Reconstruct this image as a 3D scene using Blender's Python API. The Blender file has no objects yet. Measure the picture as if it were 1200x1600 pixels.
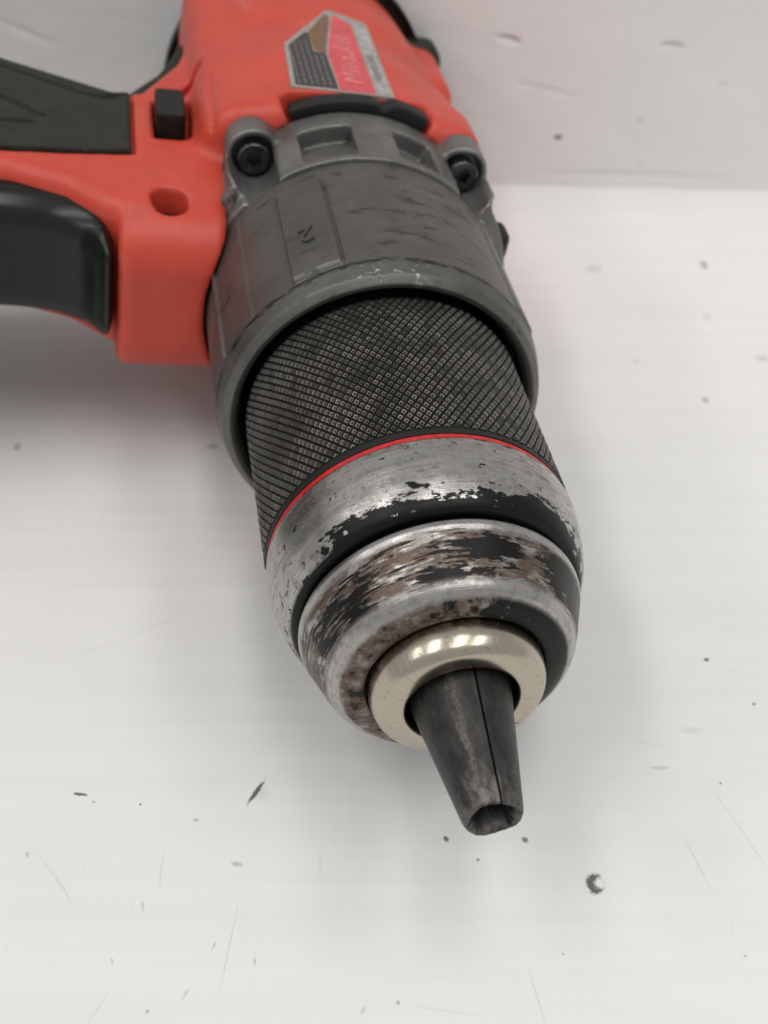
import bpy, bmesh, math, random
import numpy as np
from mathutils import Matrix, Vector

random.seed(7); np.random.seed(7)
MM = 0.001
scene = bpy.context.scene
col = scene.collection
R = math.radians

# ------------------------------------------------------------------ placing
AXIS_H = 28.7                       # height of the chuck axis above the table, mm
CAM_H = 114.07 + AXIS_H             # camera height, mm
PITCH = 44.122                      # degrees below the horizon
FPX = 1800.0                        # focal length in pixels of the 1200 x 1600 photograph
NOSE = (9.136, 86.365)              # point of the table under the chuck's nose ring, mm
YAW = math.atan2(0.98533, -0.17065)  # direction of the drill axis, nose to rear
ROLL = R(10.0)                      # the handle end is propped up by the battery

# ------------------------------------------------------------------ camera
cam_d = bpy.data.cameras.new('camera')
cam = bpy.data.objects.new('camera', cam_d); col.objects.link(cam)
cam.location = (0, 0, CAM_H * MM)
cam.rotation_euler = (R(90 - PITCH), 0, 0)
cam_d.sensor_fit = 'VERTICAL'; cam_d.sensor_height = 24.0
cam_d.lens = FPX / 1600 * 24.0
cam_d.clip_start = 0.005; cam_d.clip_end = 50
cam_d.dof.use_dof = True
cam_d.dof.focus_distance = 0.146
cam_d.dof.aperture_fstop = cam_d.lens / 1.5
scene.camera = cam

# ------------------------------------------------------------------ room light
world = bpy.data.worlds.new('World'); scene.world = world
world.use_nodes = True
world.node_tree.nodes['Background'].inputs['Color'].default_value = (1.0, 0.995, 0.985, 1)
world.node_tree.nodes['Background'].inputs['Strength'].default_value = 0.44

def tube_light(name, x, y, z, sx, sy, power):
    ld = bpy.data.lights.new(name, 'AREA'); ld.shape = 'RECTANGLE'
    ld.size = sx; ld.size_y = sy; ld.energy = power; ld.color = (1.0, 0.985, 0.96)
    o = bpy.data.objects.new(name, ld); col.objects.link(o)
    o.location = (x, y, z)
    return o
for x, p in ((-2.2, 10), (-0.95, 10.5), (0.25, 9), (1.2, 9.5)):     # a row of ceiling tubes
    tube_light('ceiling_tube', x, -0.30, 2.1, 0.36, 1.6, p)

scene.view_settings.view_transform = 'Standard'
scene.view_settings.look = 'None'
scene.view_settings.exposure = 0.20
scene.view_settings.gamma = 1.0
scene.render.engine = 'CYCLES'
scene.cycles.use_denoising = True
scene.cycles.max_bounces = 8

# ------------------------------------------------------------------ pixel helpers
def pixel_on_table(x, y, z=0.0):
    th = R(PITCH)
    fw = Vector((0, math.cos(th), -math.sin(th))); up = Vector((0, math.sin(th), math.cos(th)))
    r = fw + Vector((1, 0, 0)) * ((x - 600) / FPX) + up * ((800 - y) / FPX)
    t = (z - CAM_H) / r.z
    return Vector((0, 0, CAM_H)) + r * t
def pixel_on_wall(x, y, p, n):
    th = R(PITCH)
    fw = Vector((0, math.cos(th), -math.sin(th))); up = Vector((0, math.sin(th), math.cos(th)))
    r = fw + Vector((1, 0, 0)) * ((x - 600) / FPX) + up * ((800 - y) / FPX)
    c = Vector((0, 0, CAM_H))
    t = (p - c).dot(n) / r.dot(n)
    return c + r * t

# ------------------------------------------------------------------ node helper
class G:
    def __init__(s, name):
        s.m = bpy.data.materials.new(name); s.m.use_nodes = True
        s.t = s.m.node_tree; s.n = s.t.nodes; s.b = s.n['Principled BSDF']
    def new(s, k, **kw):
        nd = s.n.new(k)
        for a, v in kw.items(): setattr(nd, a, v)
        return nd
    def put(s, sock, v):
        if isinstance(v, bpy.types.NodeSocket): s.t.links.new(v, sock)
        elif v is not None:
            if isinstance(v, (tuple, list)) and len(v) == 3 and sock.type == 'RGBA': v = (*v, 1)
            sock.default_value = v
    def math(s, op, a, b=None, c=None):
        nd = s.new('ShaderNodeMath', operation=op)
        s.put(nd.inputs[0], a); s.put(nd.inputs[1], b); s.put(nd.inputs[2], c)
        return nd.outputs[0]
    def add(s, a, b): return s.math('ADD', a, b)
    def sub(s, a, b): return s.math('SUBTRACT', a, b)
    def mul(s, a, b): return s.math('MULTIPLY', a, b)
    def mx(s, a, b): return s.math('MAXIMUM', a, b)
    def mn(s, a, b): return s.math('MINIMUM', a, b)
    def step(s, v, lo, hi, o0=0.0, o1=1.0):
        nd = s.new('ShaderNodeMapRange', interpolation_type='SMOOTHSTEP')
        s.put(nd.inputs['Value'], v)
        a, b = (lo, hi) if lo <= hi else (hi, lo)
        if lo > hi: o0, o1 = o1, o0
        nd.inputs['From Min'].default_value = a; nd.inputs['From Max'].default_value = b
        nd.inputs['To Min'].default_value = o0; nd.inputs['To Max'].default_value = o1
        return nd.outputs[0]
    def vm(s, op, a, b=None):
        nd = s.new('ShaderNodeVectorMath', operation=op)
        s.put(nd.inputs[0], a)
        if b is not None: s.put(nd.inputs[1], b)
        return nd.outputs['Value'] if op in ('LENGTH', 'DOT_PRODUCT', 'DISTANCE') else nd.outputs[0]
    def obj(s, scale=1000.0):
        return s.vm('MULTIPLY', s.new('ShaderNodeTexCoord').outputs['Object'], (scale,) * 3)
    def uv(s): return s.new('ShaderNodeTexCoord').outputs['UV']
    def xyz(s, v):
        nd = s.new('ShaderNodeSeparateXYZ'); s.put(nd.inputs[0], v); return nd.outputs
    def noise(s, v, scale=(1, 1, 1), detail=4, rough=0.55, dist=0.0, off=(0, 0, 0)):
        nd = s.new('ShaderNodeTexNoise', noise_dimensions='3D')
        s.put(nd.inputs['Vector'], s.vm('ADD', s.vm('MULTIPLY', v, scale), off))
        nd.inputs['Scale'].default_value = 1.0; nd.inputs['Detail'].default_value = detail
        nd.inputs['Roughness'].default_value = rough; nd.inputs['Distortion'].default_value = dist
        return nd.outputs['Fac']
    def mix(s, f, a, b):
        nd = s.new('ShaderNodeMix', data_type='RGBA')
        s.put(nd.inputs[0], f); s.put(nd.inputs[6], a); s.put(nd.inputs[7], b)
        return nd.outputs[2]
    def mixf(s, f, a, b):
        nd = s.new('ShaderNodeMix', data_type='FLOAT')
        s.put(nd.inputs[0], f); s.put(nd.inputs[2], a); s.put(nd.inputs[3], b)
        return nd.outputs[0]
    def bump(s, h, strength, dist_mm, prev=None):
        nd = s.new('ShaderNodeBump')
        s.put(nd.inputs['Height'], h); nd.inputs['Strength'].default_value = strength
        nd.inputs['Distance'].default_value = dist_mm * MM
        if prev is not None: s.put(nd.inputs['Normal'], prev)
        return nd.outputs[0]
    def out(s, **kw):
        names = {'color': 'Base Color', 'metal': 'Metallic', 'rough': 'Roughness', 'normal': 'Normal', 'spec': 'Specular IOR Level',
                 'coat': 'Coat Weight', 'coat_rough': 'Coat Roughness', 'aniso': 'Anisotropic', 'sss': 'Subsurface Weight'}
        for k, v in kw.items(): s.put(s.b.inputs[names[k]], v)
        return s.m
    def blob(s, p, c, rx, ry, rot, soft=0.35, wob=None, amp=0.25):
        """soft-edged ellipse mask on the xy of p (mm); rot in degrees"""
        q = s.vm('SUBTRACT', p, (c[0], c[1], 0))
        nd = s.new('ShaderNodeVectorRotate', rotation_type='Z_AXIS')
        s.put(nd.inputs['Vector'], q); nd.inputs['Angle'].default_value = -R(rot)
        q = s.vm('MULTIPLY', nd.outputs[0], (1 / rx, 1 / ry, 0))
        L = s.vm('LENGTH', q)
        if wob is not None: L = s.add(L, s.mul(s.sub(wob, 0.5), amp * 2))
        return s.step(L, 1.0, 1.0 - soft)

# ------------------------------------------------------------------ materials
def m_plain(name, c, rough, metal=0.0, spec=0.5, nscale=0.6, namp=0.15, bump=0.0, bscale=3.0):
    g = G(name); p = g.obj()
    n = g.noise(p, (nscale,) * 3, 5, 0.6)
    f = g.step(n, 0.3, 0.7)
    c0 = tuple(x * (1 - namp) for x in c); c1 = tuple(x * (1 + namp) for x in c)
    kw = dict(color=g.mix(f, c0, c1), rough=g.mixf(f, rough * 0.9, min(1, rough * 1.1)), metal=metal, spec=spec)
    if bump: kw['normal'] = g.bump(g.noise(p, (bscale,) * 3, 3, 0.6), 1.0, bump)
    return g.out(**kw)

def m_red():
    g = G('red_plastic'); p = g.obj()
    n = g.noise(p, (0.09,) * 3, 4, 0.6)
    c = g.mix(g.step(n, 0.3, 0.7), (0.52, 0.053, 0.030), (0.58, 0.064, 0.038))
    scuff = g.noise(p, (0.16, 0.16, 0.16), 5, 0.7, 0.4, (11, 3, 7))
    fine = g.noise(p, (2.2, 0.7, 1.2), 3, 0.6)
    sm = g.mul(g.step(scuff, 0.60, 0.78), g.step(fine, 0.35, 0.7))
    c = g.mix(g.mul(sm, 0.5), c, (0.62, 0.40, 0.36))
    dirt = g.noise(p, (0.3, 0.3, 0.3), 6, 0.7, 0.2, (1, 31, 5))
    c = g.mix(g.mul(g.step(dirt, 0.62, 0.8), 0.35), c, (0.16, 0.03, 0.022))
    return g.out(color=c, rough=g.mixf(n, 0.34, 0.46), spec=0.42, sss=0.0,
                 normal=g.bump(g.noise(p, (3.5,) * 3, 2, 0.6), 0.5, 0.05))

def m_rubber():
    g = G('black_rubber'); p = g.obj()
    n = g.noise(p, (0.25,) * 3, 5, 0.65)
    c = g.mix(g.step(n, 0.3, 0.7), (0.017, 0.018, 0.014), (0.025, 0.026, 0.020))
    dust = g.noise(p, (1.3, 1.3, 1.3), 2, 0.5)
    c = g.mix(g.step(dust, 0.735, 0.78), c, (0.16, 0.15, 0.13))
    return g.out(color=c, rough=0.62, spec=0.3, normal=g.bump(g.noise(p, (4.0,) * 3, 2, 0.6), 0.6, 0.04))

def m_trigger():
    g = G('trigger_plastic'); p = g.obj()
    n = g.noise(p, (0.4,) * 3, 4, 0.6)
    return g.out(color=g.mix(n, (0.005, 0.007, 0.005), (0.009, 0.012, 0.009)), rough=g.mixf(n, 0.20, 0.30), spec=0.32)

def m_cast(name, collar):
    """grey die-cast housing; uv = (theta degrees, a mm) on the collar, object coords elsewhere"""
    g = G(name); p = g.obj()
    n = g.noise(p, (0.12,) * 3, 5, 0.62)
    if collar:
        c = g.mix(g.step(n, 0.3, 0.72), (0.098, 0.094, 0.086), (0.135, 0.131, 0.121))
    else:
        c = g.mix(g.step(n, 0.3, 0.72), (0.13, 0.128, 0.122), (0.20, 0.198, 0.19))
    # dirty dark scuffs, drawn out round the collar
    sc = g.noise(p, (0.5, 0.16, 0.16), 7, 0.72, 0.3, (3, 9, 1))
    if collar:
        u, v, _ = g.xyz(g.uv())
        smear = g.mul(g.mul(g.step(u, 14, -4), g.step(u, -52, -30)), g.mul(g.step(v, 58, 64), g.step(v, 85, 78)))
        sc = g.add(sc, g.mul(smear, 0.055))
    dark = g.mul(g.step(sc, 0.575, 0.66), 0.8)
    c = g.mix(dark, c, (0.035, 0.033, 0.029))
    sil = g.noise(p, (0.55, 0.28, 0.28), 8, 0.78, 0.2, (17, 2, 5))
    m2 = g.step(sil, 0.70, 0.76)
    if not collar:
        edge_w = g.step(g.add(g.new('ShaderNodeNewGeometry').outputs['Pointiness'], g.mul(g.sub(sil, 0.5), 0.10)), 0.535, 0.585)
        m2 = g.mx(m2, g.mul(edge_w, 0.75))
    rgh = g.mixf(n, 0.36, 0.48)
    if collar:
        u, v, _ = g.xyz(g.uv())
        jag = g.noise(g.uv(), (0.10, 0.7, 1), 6, 0.7)
        edge = g.add(v, g.mul(g.sub(jag, 0.5), 1.5))
        # dark dirt line behind the chamfer of the rim, bare nicks on the rim
        dl = g.mul(g.step(edge, 56.5, 57.0), g.step(edge, 57.9, 57.3))
        c = g.mix(g.mul(dl, g.step(jag, 0.40, 0.56)), c, (0.025, 0.024, 0.021))
        nk = g.noise(g.uv(), (0.20, 0.55, 1), 5, 0.65, 0.6, (5, 5, 0))
        rim = g.step(v, 57.0, 56.5)
        near = g.mul(g.step(u, -9, 3), g.step(u, 26, 15))
        nick = g.mul(g.mul(g.step(nk, 0.57, 0.62), rim), near)
        gl = g.mul(rim, g.step(nk, 0.69, 0.74))
        m2 = g.mx(m2, g.mx(nick, gl))
    c = g.mix(m2, c, (0.42, 0.41, 0.39))
    h = g.add(g.mul(g.noise(p, (1.6,) * 3, 4, 0.65), 0.7), g.mul(dark, -0.6))
    return g.out(color=c, metal=g.mixf(m2, 0.6, 0.9), rough=rgh, spec=0.4, normal=g.bump(h, 0.6, 0.09))

def m_worn(name, kind):
    """bare steel under chipped black paint; uv = (theta degrees, a mm)"""
    g = G(name); q = g.uv(); u, a, _ = g.xyz(q)
    s = g.vm('MULTIPLY', q, (0.35, 1, 1))           # mm round the surface, mm along it
    broad = g.noise(s, (0.16, 0.42, 1), 7, 0.68, 0.25, (3.1, 1.7, 0))
    streak = g.noise(s, (0.17, 2.3, 1), 8, 0.68, 0.12, (8.3, 4.4, 0))
    chip = g.noise(s, (0.55, 0.95, 1), 7, 0.70, 0.25, (1.3, 7.7, 0))
    rust = g.noise(s, (0.20, 0.75, 1), 8, 0.74, 0.3, (21.0, 3.0, 0))
    brush = g.noise(s, (0.05, 9.0, 1), 4, 0.6)
    if kind == 'band':
        lip = g.step(g.add(a, g.mul(g.sub(broad, 0.5), 12.0)), 14.9, 13.9)   # paint left near the front lip
        lipw = g.mixf(g.mul(g.step(u, 66, 44), g.step(u, -62, -40)), 0.25, 1.0)
        lip = g.mul(lip, lipw)
        right = g.mul(g.step(u, -14, -30), g.step(a, 18.5, 14.5))
        val = g.add(g.add(g.mul(lip, 0.22), g.mul(right, 0.07)), g.add(g.mul(broad, 0.30), g.mul(chip, 0.80)))
        paint = g.step(val, 0.65, 0.668)
        base = g.step(a, 12.9, 12.5)
        paint = g.mx(paint, base)
        paint = g.mx(paint, g.mul(g.step(a, 21.7, 22.3), g.step(chip, 0.54, 0.58)))
        speck = g.noise(s, (1.1, 1.6, 1), 5, 0.75, 0.3, (31, 12, 0))
        paint = g.mx(paint, g.mul(g.step(speck, 0.635, 0.665), 0.9))
        r = g.mul(g.step(rust, 0.53, 0.66), 0.6)
    else:
        mid = g.mul(g.step(a, 10.0, 9.0), g.step(a, 3.1, 4.3))
        a_true = a
        jig = g.noise(s, (0.30, 1.1, 1), 5, 0.65, 0.2, (5, 9, 0))
        u = g.add(u, g.mul(g.sub(broad, 0.5), 60.0)); a = g.add(a, g.mul(g.sub(jig, 0.5), 5.0))
        big = g.mx(g.mul(g.mul(g.step(u, 18, 2), g.step(u, -22, -8)), g.mul(g.step(a, 5.6, 6.6), g.step(a, 9.2, 8.0))),
                   g.mul(g.mul(g.step(u, -28, -38), g.step(u, -80, -62)), g.mul(g.step(a, 4.0, 5.5), g.step(a, 10.2, 8.8))))
        lft = g.mul(g.mul(g.step(u, 34, 50), g.step(u, 96, 80)), g.step(a, 8.8, 6.8))
        low = g.mul(g.mul(g.step(u, 34, 18), g.step(u, -24, -6)), g.mul(g.step(a, 5.6, 4.8), g.step(a, 3.4, 4.0)))
        bias = g.add(g.add(g.mul(big, 0.29), g.mul(lft, 0.13)), g.mul(low, 0.19))
        val = g.add(g.add(g.mul(streak, 1.05), g.mul(broad, 0.22)), bias)
        paint = g.mul(g.step(val, 0.70, 0.718), mid)
        face = g.step(a_true, 2.3, 1.9)
        fn = g.noise(g.obj(), (0.45, 0.45, 0.45), 6, 0.7, 0.2, (4, 4, 9))
        paint = g.mx(paint, g.mul(face, g.step(g.add(fn, g.mul(g.step(u, 25, -45), 0.32)), 0.52, 0.62)))
        paint = g.mx(paint, g.step(a_true, 11.25, 11.4))
        r = g.mul(g.mul(g.step(rust, 0.36, 0.53), mid), 0.9)
        r = g.mx(r, g.mul(face, g.step(fn, 0.28, 0.52, 0.35, 0.9)))
    steel = g.mix(g.step(brush, 0.3, 0.7), (0.34, 0.33, 0.315), (0.48, 0.468, 0.45))
    stain = g.noise(s, (0.5, 0.8, 1), 6, 0.7, 0.3, (2, 14, 0))
    steel = g.mix(g.mul(g.step(stain, 0.45, 0.68), 0.65), steel, (0.20, 0.188, 0.172))
    c = g.mix(r, steel, g.mix(streak, (0.045, 0.027, 0.018), (0.150, 0.096, 0.066)))
    c = g.mix(paint, c, (0.005, 0.005, 0.005))
    met = g.mixf(paint, g.mixf(r, 0.95, 0.55), 0.0)
    rg = g.mixf(paint, g.add(g.mixf(r, 0.25, 0.42), g.mul(g.sub(stain, 0.45), 0.30)), 0.33)
    h = g.add(g.mul(paint, 1.0), g.add(g.mul(chip, 0.10), g.mul(brush, 0.30)))
    return g.out(color=c, metal=met, rough=rg, normal=g.bump(h, 0.7, 0.10), spec=0.2)

def m_nickel():
    g = G('nickel_steel'); q = g.uv()
    br = g.noise(q, (1.6, 0.5, 1), 5, 0.65)
    sp = g.noise(q, (0.22, 2.2, 1), 5, 0.7, 0.2, (4, 4, 0))
    c = g.mix(g.step(br, 0.3, 0.7), (0.42, 0.375, 0.30), (0.52, 0.47, 0.385))
    c = g.mix(g.mul(g.step(sp, 0.58, 0.70), 0.8), c, (0.14, 0.11, 0.075))
    return g.out(color=c, metal=1.0, rough=g.mixf(br, 0.17, 0.27), normal=g.bump(g.add(br, g.mul(sp, -0.5)), 0.3, 0.02))

def m_jaw():
    g = G('jaw_steel'); p = g.obj(); q = g.uv()
    n = g.noise(p, (0.30, 0.8, 0.8), 6, 0.7)
    c = g.mix(g.step(n, 0.3, 0.7), (0.028, 0.027, 0.026), (0.060, 0.057, 0.054))
    w = g.noise(p, (0.35, 0.8, 0.8), 8, 0.75, 0.4, (2, 6, 3))
    x, _, _ = g.xyz(p)
    tip = g.step(x, -10.5, -17.5)
    wear = g.step(g.add(w, g.mul(tip, 0.17)), 0.60, 0.76)
    u, _, _ = g.xyz(q)
    uw = g.add(u, g.mul(g.sub(w, 0.5), 40.0))
    ridge = g.mul(g.mul(g.step(uw, 20, 28), g.step(uw, 38, 30)), g.step(g.noise(p, (2.2, 3.5, 3.5), 8, 0.8), 0.36, 0.72))
    c = g.mix(g.mul(wear, 0.5), c, (0.20, 0.187, 0.178))
    c = g.mix(g.mul(ridge, 0.34), c, (0.40, 0.36, 0.31))
    return g.out(color=c, metal=0.75, rough=g.mixf(w, 0.34, 0.56), normal=g.bump(g.add(n, g.mul(w, 0.6)), 0.6, 0.07))

def m_knurl(bright):
    g = G('knurl_worn_steel' if bright else 'knurl_black_oxide'); q = g.uv(); s = g.vm('MULTIPLY', q, (0.37, 1, 1))
    n = g.noise(s, (0.10, 0.10, 1), 5, 0.65, 0.3)
    f = g.noise(s, (2.6, 2.6, 1), 3, 0.7)
    if bright:
        c = g.mix(g.mul(g.step(n, 0.32, 0.62, 0.12, 1.0), g.step(f, 0.33, 0.55)), (0.055, 0.051, 0.045), (0.30, 0.285, 0.26))
        st = g.blob(s, (26 * 0.37, 31.2), 1.3, 0.9, 20, 0.7, f, 0.3)
        st2 = g.blob(s, (36 * 0.37, 27.8), 4.2, 1.6, -12, 0.9, f, 0.4)
        c = g.mix(g.mul(g.mx(st, g.mul(st2, 0.5)), 0.6), c, (0.46, 0.36, 0.20))
        return g.out(color=c, metal=0.75, rough=0.42)
    return g.out(color=g.mix(n, (0.020, 0.019, 0.017), (0.055, 0.051, 0.045)), metal=0.3, rough=0.5)

TABLE_MARKS = [   # x, y, half sizes (px of the photograph across / along), turn, darkness, kind
    (125, 1241, 15, 3.0, 8, 0.80, 'd'), (219, 1257, 2.6, 2.2, 0, 0.9, 'd'), (146, 1253, 4, 2, 0, 0.45, 'd'),
    (400, 1238, 5, 26, -28, 0.80, 's'), (408, 1238, 16, 20, -25, 0.16, 't'),
    (697, 1311, 5.5, 6.5, -30, 0.75, 'd'), (820, 1312, 7, 5.5, 35, 0.7, 'd'), (747, 1343, 4, 3.6, 0, 0.5, 'd'),
    (1032, 1200, 24, 4.2, 0, 0.42, 't'), (1080, 1141, 22, 6, 0, 0.10, 'd'), (1178, 1100, 4, 3, 0, 0.6, 'd'), (1104, 1031, 5, 4, 0, 0.75, 'd'),
    (1126, 1224, 3, 3, 0, 0.5, 'd'), (370, 1350, 12, 5, 10, 0.32, 'd'), (43, 1335, 4, 6, 0, 0.26, 'd'), (306, 1281, 7, 3.5, 20, 0.30, 'd'),
    (27, 698, 7, 8, 0, 0.35, 'd'), (333, 698, 12, 5, 0, 0.32, 'd'), (1100, 414, 7, 8, 0, 0.45, 'd'), (928, 420, 18, 8, -15, 0.16, 'd'), (1102, 625, 7, 6, 0, 0.38, 'd'),
    (1190, 560, 14, 6, 0, 0.22, 'd'), (1104, 495, 8, 5, 0, 0.14, 'd'), (995, 563, 6, 5, 0, 0.14, 'd'), (500, 1349, 4, 26, 4, 0.07, 's'),
    (252, 1360, 2.2, 40, 2, 0.12, 's'), (358, 1480, 2.2, 95, -6, 0.13, 's'), (150, 1580, 2.2, 60, -25, 0.10, 's'), (290, 1553, 3, 14, -25, 0.21, 's'),
    (398, 1502, 2.5, 9, 15, 0.30, 's'), (334, 1478, 2.2, 10, -20, 0.27, 's'), (223, 1415, 3, 12, 15, 0.21, 's'), (175, 1502, 2.4, 9, 25, 0.24, 's'),
    (568, 1578, 3.5, 10, -30, 0.21, 's'), (230, 1580, 4, 4, 0, 0.35, 'd'), (85, 1370, 1.8, 70, 40, 0.10, 's'), (100, 1390, 2, 40, 35, 0.11, 's'),
    (1090, 1350, 2, 55, 15, 0.13, 's'), (1160, 1300, 2.2, 110, 22, 0.10, 's'), (840, 1560, 2, 60, 12, 0.13, 's'), (700, 1580, 70, 2, -8, 0.08, 's'),
    (880, 1491, 3, 3, 0, 0.35, 'd'), (1165, 1494, 4, 3, 0, 0.3, 'd'), (622, 1567, 4, 5, 0, 0.4, 'd'), (720, 1240, 60, 1.6, -4, 0.07, 's'), (250, 975, 60, 1.8, 32, 0.06, 's'), (390, 1000, 70, 1.8, 34, 0.07, 's'),
    (160, 1010, 50, 1.6, 25, 0.05, 's'), (1000, 1160, 60, 1.6, -10, 0.06, 's'),
]
def m_table(tile):
    """tile = (x0, x1, y0, y1) in mm: only the marks that touch it are put in its material"""
    def near(w, r): return tile[0] - r < w.x < tile[1] + r and tile[2] - r < w.y < tile[3] + r
    g = G('white_painted_board'); p = g.obj()
    band = g.noise(p, (0.012, 0.33, 1), 4, 0.6)
    patch = g.noise(p, (0.03, 0.05, 1), 5, 0.6, 0.3, (7, 3, 0))
    weave = g.noise(p, (1.8, 0.05, 1), 3, 0.6)
    c = g.mix(g.step(band, 0.3, 0.7), (0.765, 0.763, 0.756), (0.792, 0.790, 0.784))
    c = g.mix(g.mul(g.step(patch, 0.45, 0.75), 0.25), c, (0.70, 0.695, 0.685))
    c = g.mix(g.mul(g.step(weave, 0.55, 0.75), 0.12), c, (0.62, 0.61, 0.60))
    # hair scratches and grime specks
    sx = g.noise(p, (1.1, 0.045, 1), 3, 0.7, 0.25, (4, 8, 0)); keep = g.noise(p, (0.05, 0.05, 1), 2, 0.5, 0, (40, 2, 0))
    c = g.mix(g.mul(g.mul(g.step(sx, 0.665, 0.72), g.step(keep, 0.46, 0.62)), 0.30), c, (0.38, 0.37, 0.35))
    sp = g.noise(p, (0.55, 0.55, 1), 3, 0.65, 0.0, (9, 1, 0))
    c = g.mix(g.mul(g.step(sp, 0.755, 0.80), 0.35), c, (0.28, 0.27, 0.25))
    wob = g.noise(p, (1.9, 1.9, 1), 5, 0.75)
    dark = None; tan = None
    for x, y, sx_, sy_, rot, k, kind in TABLE_MARKS:
        w = pixel_on_table(x, y)
        px = (pixel_on_table(x + 1, y) - w).length; py = (pixel_on_table(x, y + 1) - w).length
        if not near(w, 1.6 * max(sx_ * px, sy_ * py)): continue
        m = g.mul(g.blob(p, w, max(sx_ * px, 0.08), max(sy_ * py, 0.08), -rot if kind != 's' else rot, 0.55 if kind != 't' else 0.9, wob, 0.75), min(1.0, k * 1.15))
        if kind == 't': tan = m if tan is None else g.mx(tan, m)
        else: dark = m if dark is None else g.mx(dark, m)
    # C-shaped gouge in the board
    w = pixel_on_table(930, 1381); px = (pixel_on_table(931, 1381) - w).length; py = (pixel_on_table(930, 1382) - w).length
    h = g.mul(band, 0.3)
    if near(w, 5):
        o = g.blob(p, w, 16 * px, 18 * py, 0, 0.3, wob, 0.55)
        i = g.blob(p, (w.x + 9 * px, w.y + 1 * py), 13 * px, 12.5 * py, 0, 0.6, wob, 0.7)
        gouge = g.mul(g.mul(o, g.sub(1.0, i)), 0.92)
        dark = gouge if dark is None else g.mx(dark, gouge)
        h = g.add(h, g.mul(o, -0.6))
    if tan is not None: c = g.mix(tan, c, (0.36, 0.33, 0.22))
    if dark is not None: c = g.mix(dark, c, (0.085, 0.078, 0.060))
    return g.out(color=c, rough=g.mixf(patch, 0.42, 0.58), spec=0.35, normal=g.bump(g.add(h, g.mul(patch, 1.2)), 0.55, 0.20))

WALL_MARKS = [(872, 214, 10, 5, 0, 0.80), (840, 143, 22, 5, 0, 0.10), (1000, 187, 9, 5, 0, 0.18), (1000, 258, 6, 6, 0, 0.15), (1130, 130, 12, 4, 10, 0.15)]
def m_wall(p0, n, t):
    g = G('white_backboard'); geo = g.vm('MULTIPLY', g.new('ShaderNodeNewGeometry').outputs['Position'], (1000,) * 3)
    x = g.vm('DOT_PRODUCT', g.vm('SUBTRACT', geo, tuple(p0)), tuple(t)); z = g.xyz(geo)[2]
    cb = g.new('ShaderNodeCombineXYZ'); g.put(cb.inputs[0], x); g.put(cb.inputs[1], z); p = cb.outputs[0]
    patch = g.noise(p, (0.02, 0.03, 1), 4, 0.6)
    weave = g.noise(p, (1.0, 0.04, 1), 3, 0.6)
    c = g.mix(g.step(patch, 0.3, 0.7), (0.80, 0.795, 0.79), (0.83, 0.827, 0.822))
    c = g.mix(g.mul(g.step(weave, 0.55, 0.75), 0.10), c, (0.6, 0.59, 0.58))
    wob = g.noise(p, (0.5, 0.5, 1), 4, 0.7)
    dark = None
    def loc(px, py):
        q = pixel_on_wall(px, py, p0, n); return Vector(((q - p0).dot(t), q.z))
    for px, py, sx, sy, rot, k in WALL_MARKS:
        w = loc(px, py); ux = (loc(px + 1, py) - w).length; uy = (loc(px, py + 1) - w).length
        m = g.mul(g.blob(p, w, sx * ux, sy * uy, -rot, 0.7, wob, 0.4), k)
        dark = m if dark is None else g.mx(dark, m)
    c = g.mix(dark, c, (0.06, 0.05, 0.055))
    h = g.mul(patch, 1.0)
    for px, py, sx, sy, rot, k in ((795, 62, 26, 10, 12, 1.0), (1050, 72, 26, 9, 3, 1.0), (850, 140, 75, 9, 12, 0.18), (985, 275, 200, 12, 0, 0.3), (40, 50, 60, 12, 25, 0.25)):
        w = loc(px, py); ux = (loc(px + 1, py) - w).length; uy = (loc(px, py + 1) - w).length
        h = g.add(h, g.mul(g.blob(p, w, sx * ux, sy * uy, -rot, 0.9), -k))
    return g.out(color=c, rough=0.55, spec=0.3, normal=g.bump(h, 0.8, 1.2))

M = {}
M['red'] = m_red(); M['rubber'] = m_rubber(); M['trigger'] = m_trigger()
M['collar'] = m_cast('cast_collar', True); M['cast'] = m_cast('cast_housing', False)
M['band'] = m_worn('worn_band', 'band'); M['sleeve'] = m_worn('worn_sleeve', 'sleeve')
M['nickel'] = m_nickel(); M['jaw'] = m_jaw(); M['kn_b'] = m_knurl(True); M['kn_d'] = m_knurl(False)
M['mouth'] = m_plain('black_mouth_paint', (0.012, 0.012, 0.0115), 0.45, nscale=0.5, namp=0.4, spec=0.3)
M['redline'] = m_plain('red_ring_paint', (0.52, 0.012, 0.016), 0.35, nscale=1.2, namp=0.25)
M['black'] = m_plain('black_plastic', (0.009, 0.009, 0.008), 0.55, spec=0.35, bump=0.03)
M['screw'] = m_plain('dark_screw_steel', (0.09, 0.088, 0.085), 0.32, metal=0.9, namp=0.3)
M['lab_border'] = m_plain('label_border', (0.32, 0.28, 0.26), 0.4)
M['lab_black'] = m_plain('label_black', (0.022, 0.022, 0.022), 0.42)
M['lab_orange'] = m_plain('label_orange', (0.17, 0.088, 0.046), 0.42)
M['lab_red'] = m_plain('label_red', (0.60, 0.065, 0.075), 0.36)
M['lab_silver'] = m_plain('label_silver', (0.40, 0.39, 0.38), 0.38, metal=0.3, nscale=0.4, namp=0.3)
M['lab_print'] = m_plain('label_faded_print', (0.66, 0.20, 0.21), 0.4, nscale=0.5, namp=0.3)
M['lab_text'] = m_plain('label_small_print', (0.11, 0.11, 0.11), 0.4)
M['lab_dark'] = m_plain('label_dark_print', (0.17, 0.165, 0.16), 0.4)

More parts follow.
